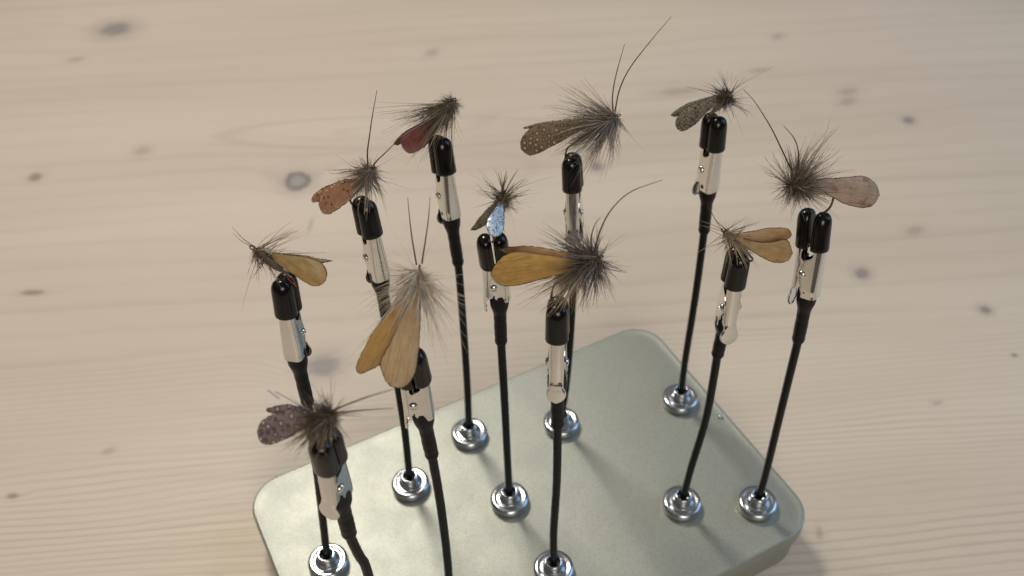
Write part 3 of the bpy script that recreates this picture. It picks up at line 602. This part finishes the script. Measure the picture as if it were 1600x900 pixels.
def fibres(V, F, head, ax, O, n, ln, sd, sweep, spread, bias=(0, 0, 0), t0=0.0, t1=3.5, curl=.42, wavy=0.0, r=.075, r0=.5, rng=random, clump=3):
    e1 = ax.orthogonal().normalized(); e2 = ax.cross(e1); bias = Vector(bias)
    n = int(n * (DENS if DENS_ON else 1.0))
    while n > 0:
        a = rng.uniform(0, 2 * math.pi); s0 = rng.gauss(sweep, spread)
        L0 = max(ln * .3, rng.gauss(ln, sd)); along = rng.uniform(t0, t1)
        side = Vector((rng.gauss(0, 1), rng.gauss(0, 1), rng.gauss(0, 1))) * curl * .5 + ax * curl * .5
        m = rng.randint(1, clump); n -= m
        for _ in range(m):
            a_ = a + rng.gauss(0, .07); rd = e1 * math.cos(a_) + e2 * math.sin(a_)
            s = rad(s0 + rng.gauss(0, 4))
            d = (rd * math.cos(s) + ax * math.sin(s) + bias).normalized()
            L = L0 * rng.uniform(.8, 1.08); p = head + ax * (along + rng.gauss(0, .1)) + rd * r0 * rng.uniform(.2, 1)
            ns = 8 if wavy else 5; path = []
            ph = rng.uniform(0, 6); k2 = d.orthogonal().normalized(); k3 = d.cross(k2); q = rng.uniform(0, 6); k2 = k2 * math.cos(q) + k3 * math.sin(q)
            sd_ = side + Vector((rng.gauss(0, .05), rng.gauss(0, .05), rng.gauss(0, .05)))
            for i in range(ns):
                t = i / (ns - 1)
                path.append(p + d * (L * t) + sd_ * (L * t * t * .5) + k2 * (wavy * math.sin(ph + t * 7) * t) - O)
            w = r * 1.2 * rng.uniform(.55, 1.3)
            tube(path, [w * (1 - .78 * (i / (ns - 1)) ** 1.4) for i in range(ns)], 3, V, F)

def fur(V, F, a, b, rad_, n, ln, O, rng, droop=0):
    """short dubbing fuzz over the body from a to b"""
    ax = (b - a).normalized()
    fibres(V, F, a, ax, O, n, ln, ln * .4, 40, 25, (0, 0, droop), 0, (b - a).length, .6, .25, .04, rad_, rng, 1)

# per fly: hackle sets (material -> list of arguments), body material
DENS = 1.35; DENS_ON = True
S_ = lambda *a, **k: (a, k)
HACK = {
 'A': [('brown', [S_(46, 10.5, 2.2, 24, 14, (.25, 0, .55), r=.09, clump=2), S_(100, 3.2, .9, 30, 25, t0=0, t1=4.5), S_(26, 5.5, 1.5, 60, 14, (0, 0, -.25), t0=1.5, t1=4)])],
 'B': [('brown', [S_(80, 7.5, 2.2, 24, 22, (-.35, 0, .1)), S_(150, 4.0, 1.0, 20, 26), S_(24, 9.5, 2, 15, 30, r=.05, clump=1)]), ('grey', [S_(80, 6.2, 1.4, 30, 18, (0, -.3, -.6))])],
 'C': [('pale', [S_(170, 11.5, 3.0, 40, 16, t0=0, t1=4, r=.06), S_(160, 6.5, 2.0, 25, 22), S_(50, 16, 3, 52, 12, r=.06, clump=2), S_(24, 12, 3, -10, 30, r=.045, clump=1)])],
 'D': [('dark', [S_(150, 4.6, 1.3, 12, 25), S_(30, 7.0, 1.4, -5, 22, (0, 0, .6))]), ('brown', [S_(150, 5.6, 1.2, 60, 14, t0=1.0, t1=5), S_(90, 5.2, 1.2, 45, 16, (0, -.1, -.6), t0=.5, t1=4)])],
 'E': [('olive', [S_(90, 13.0, 2.6, 64, 8, (-.12, 0, .18)), S_(110, 8.0, 2.0, 66, 8), S_(40, 15, 2, 58, 7, (-.25, 0, .3))]), ('dark', [S_(90, 7.5, 2, 70, 7, (.05, 0, -.1), t0=.5, t1=4)])],
 'F': [('olive', [S_(64, 7.4, 1.6, -5, 22, (.05, .2, .5), r=.10), S_(60, 4.0, .9, 10, 25, r=.09), S_(26, 10.5, 1.5, 0, 25, (0, .2, .5), r=.045, clump=1)])],
 'G': [('grey', [S_(150, 11.5, 2.8, 42, 16, t0=0.2, t1=4), S_(200, 6.0, 1.5, 24, 22), S_(80, 13, 2.5, 34, 10, (-.25, 0, .5), wavy=.2), S_(70, 7.5, 1.5, 10, 16, (0, -.2, -.7))]), ('olive', [S_(150, 12.5, 2.5, 68, 8, (0, -.1, -.08), t0=.5, t1=4)])],
 'H': [('slate', [S_(260, 6.8, 1.8, 12, 26), S_(60, 9.8, 2.2, 15, 24, wavy=.25), S_(90, 10.0, 1.8, 28, 15, (-.3, 0, .7), wavy=.2, r=.09), S_(150, 7.0, 1.8, 15, 20, (0, -.3, -.6)), S_(40, 8.5, 1.5, -38, 14, wavy=.2)]), ('tanfur', [S_(200, 10, 2.2, 52, 13, (-.1, -.1, -.65), t0=2, t1=8, wavy=.2)])],
 'I': [('dark', [S_(80, 6.4, 1.6, 0, 22, (0, 0, .35), r=.085), S_(100, 3.4, .7, 10, 26, r=.085), S_(26, 8.6, 1.5, -5, 24, (0, 0, .6), r=.045, clump=1)])],
 'J': [('grey', [S_(230, 8.6, 2.0, 6, 22, (-.05, 0, .95), wavy=.3), S_(220, 4.8, 1.2, 12, 28), S_(80, 13, 2.2, 12, 20, (.1, 0, 1.1), wavy=.6), S_(80, 8.0, 1.5, 60, 14, (0, 0, .15))]), ('slate', [S_(150, 4.4, 1.0, -5, 25, (-.2, -.2, -.35), wavy=.3)])],
 'K': [('brown', [S_(30, 8.6, 1.8, 20, 22, (.1, 0, .75), wavy=.2, r=.085, clump=2), S_(100, 3.2, .8, 25, 25), S_(24, 6.5, 1.6, 62, 14, (0, -.1, -.2))]), ('straw', [S_(26, 7.0, 2.0, 58, 12, (.1, -.1, -.25), r=.065)])],
}
BODY = {'A': 'dark', 'B': 'slate', 'C': 'tanfur', 'D': 'dark', 'E': 'dark', 'F': 'slate', 'G': 'olive', 'H': 'tanfur', 'I': 'brown', 'J': 'straw', 'K': 'brown'}
FLY_LABEL = {
 'A': "fly with one plain gold wing and sparse upright hairs at far left",
 'B': "fly with dark-speckled copper wings and a tall antenna",
 'C': "pale hairy fly seen from behind with two broad tan and amber wings",
 'D': "dark grey-brown fly with pale wing dots at lower left in front",
 'E': "fly with glossy maroon wing and hairs swept back",
 'F': "small spiky fly with a net-patterned wing facing up, painted with a blue window sheen",
 'G': "brown fly with white-dotted wing and two very long antennae at top",
 'H': "large fly with orange wing and thick slate hackle in the middle",
 'I': "small dark spiky fly with smoky veined wings at the back right",
 'J': "mauve-grey fuzzy fly with one tan brown-stained wing at far right",
 'K': "sparse-haired fly with brown heart-shaped wings at right"}

def fly(key, D, rng):
    global DENS_ON
    DENS_ON = key not in 'AKIF'
    C = Vector(D['cap']); head, tail = Vector(D['head']), Vector(D['tail'])
    O = C.copy(); root = empty("fishing_fly", O)
    tag(root, FLY_LABEL[key], "fishing fly", "artificial flies held in the clips")
    ax = (tail - head).normalized(); L = (tail - head).length
    dn = Vector((0, 0, -1)); dn = (dn - ax * dn.dot(ax)).normalized()
    # hook: eye ring, shank, bend, point gripped between the two caps
    V, F = [], []
    eye = head - ax * .6
    ring = [eye + (ax * math.cos(t) + dn.cross(ax) * .4 * math.sin(t) + dn * .9 * math.sin(t)) * .5 - O for t in [i * 2 * math.pi / 14 for i in range(15)]]
    tube(ring, .17, 8, V, F)
    grip = C + Vector((0, 0, -2.0))
    b1 = tail + ax * 1.6 + dn * .5; mid = (b1 + grip) / 2 + ax * 1.3
    tube([p - O for p in crom([head - ax * .3, head.lerp(tail, .5) + dn * .35, tail + dn * .25, b1, mid, grip], 30)], .29, 8, V, F)
    hk = obj("hook", mesh("hook", V, F, M_HOOK, 80), root)
    # thread-wrapped head and tapered body
    V, F = [], []
    N = 22; pth = [head.lerp(tail, i / (N - 1)) - O + dn * .2 for i in range(N)]
    rr = [(.42 + .75 * math.sin(math.pi * min(1, (i / (N - 1)) * 1.1 + .05)) ** .7) * (1 + .12 * math.sin(i * 2.4)) for i in range(N)]
    tube(pth, rr, 12, V, F)
    bm_ = FM[BODY[key]]
    body = obj("body", mesh("body", V, F, bm_, 80), root)
    V, F = [], []
    fur(V, F, head, tail, .8, 130, 1.8, O, rng, -.2)
    o = obj("body_fur", mesh("body_fur", V, F, bm_, 80), body); o["kind"] = "stuff"
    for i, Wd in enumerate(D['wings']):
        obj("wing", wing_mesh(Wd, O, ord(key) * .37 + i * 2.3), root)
    for mat, sets in [(h[0], h[1]) for h in HACK[key]]:
        V, F = [], []
        for a, k in sets: fibres(V, F, head, ax, O, *a, rng=rng, **k)
        if key not in 'AK': fibres(V, F, head, ax, O, 300, 3.4 if key in 'GHJC' else 2.3, .8, 22, 28, t0=-.2, t1=4.5 if key in 'GHJC' else 3.2, wavy=.25, r=.05, r0=.9, rng=rng, clump=1)
        o = obj("hackle", mesh("hackle", V, F, FM[mat], 80), root); o["kind"] = "stuff"
    for A in D['ant']:
        n = 22; pth = [p - O for p in crom(A, n)]
        thin = key in 'AIK'
        V, F = tube(pth, [(.045 if key == 'I' else .10 if thin else .20) * (1 - .7 * (i / (n - 1)) ** 1.3) for i in range(n)], 7)
        obj("antenna", mesh("antenna", V, F, FM['quill'] if not (key == 'K' and A is not D['ant'][0]) else FM['straw'], 80), root)
    return root
rng = random.Random(11)
roots = {k: fly(k, D, rng) for k, D in FLIES.items()}

def strand(key, name, pts, r, mat):
    O = Vector(FLIES[key]['cap']); n = 12
    V, F = tube([p - O for p in crom(pts, n)], [r] * n, 6)
    obj(name, mesh(name, V, F, FM[mat], 80), roots[key])
strand('A', "thread_end", EXTRA_PTS['red'], .13, 'red')
strand('D', "tinsel", EXTRA_PTS['tin'], .16, 'tinsel')
strand('D', "antenna", EXTRA_PTS['tinfib'], .07, 'brown')
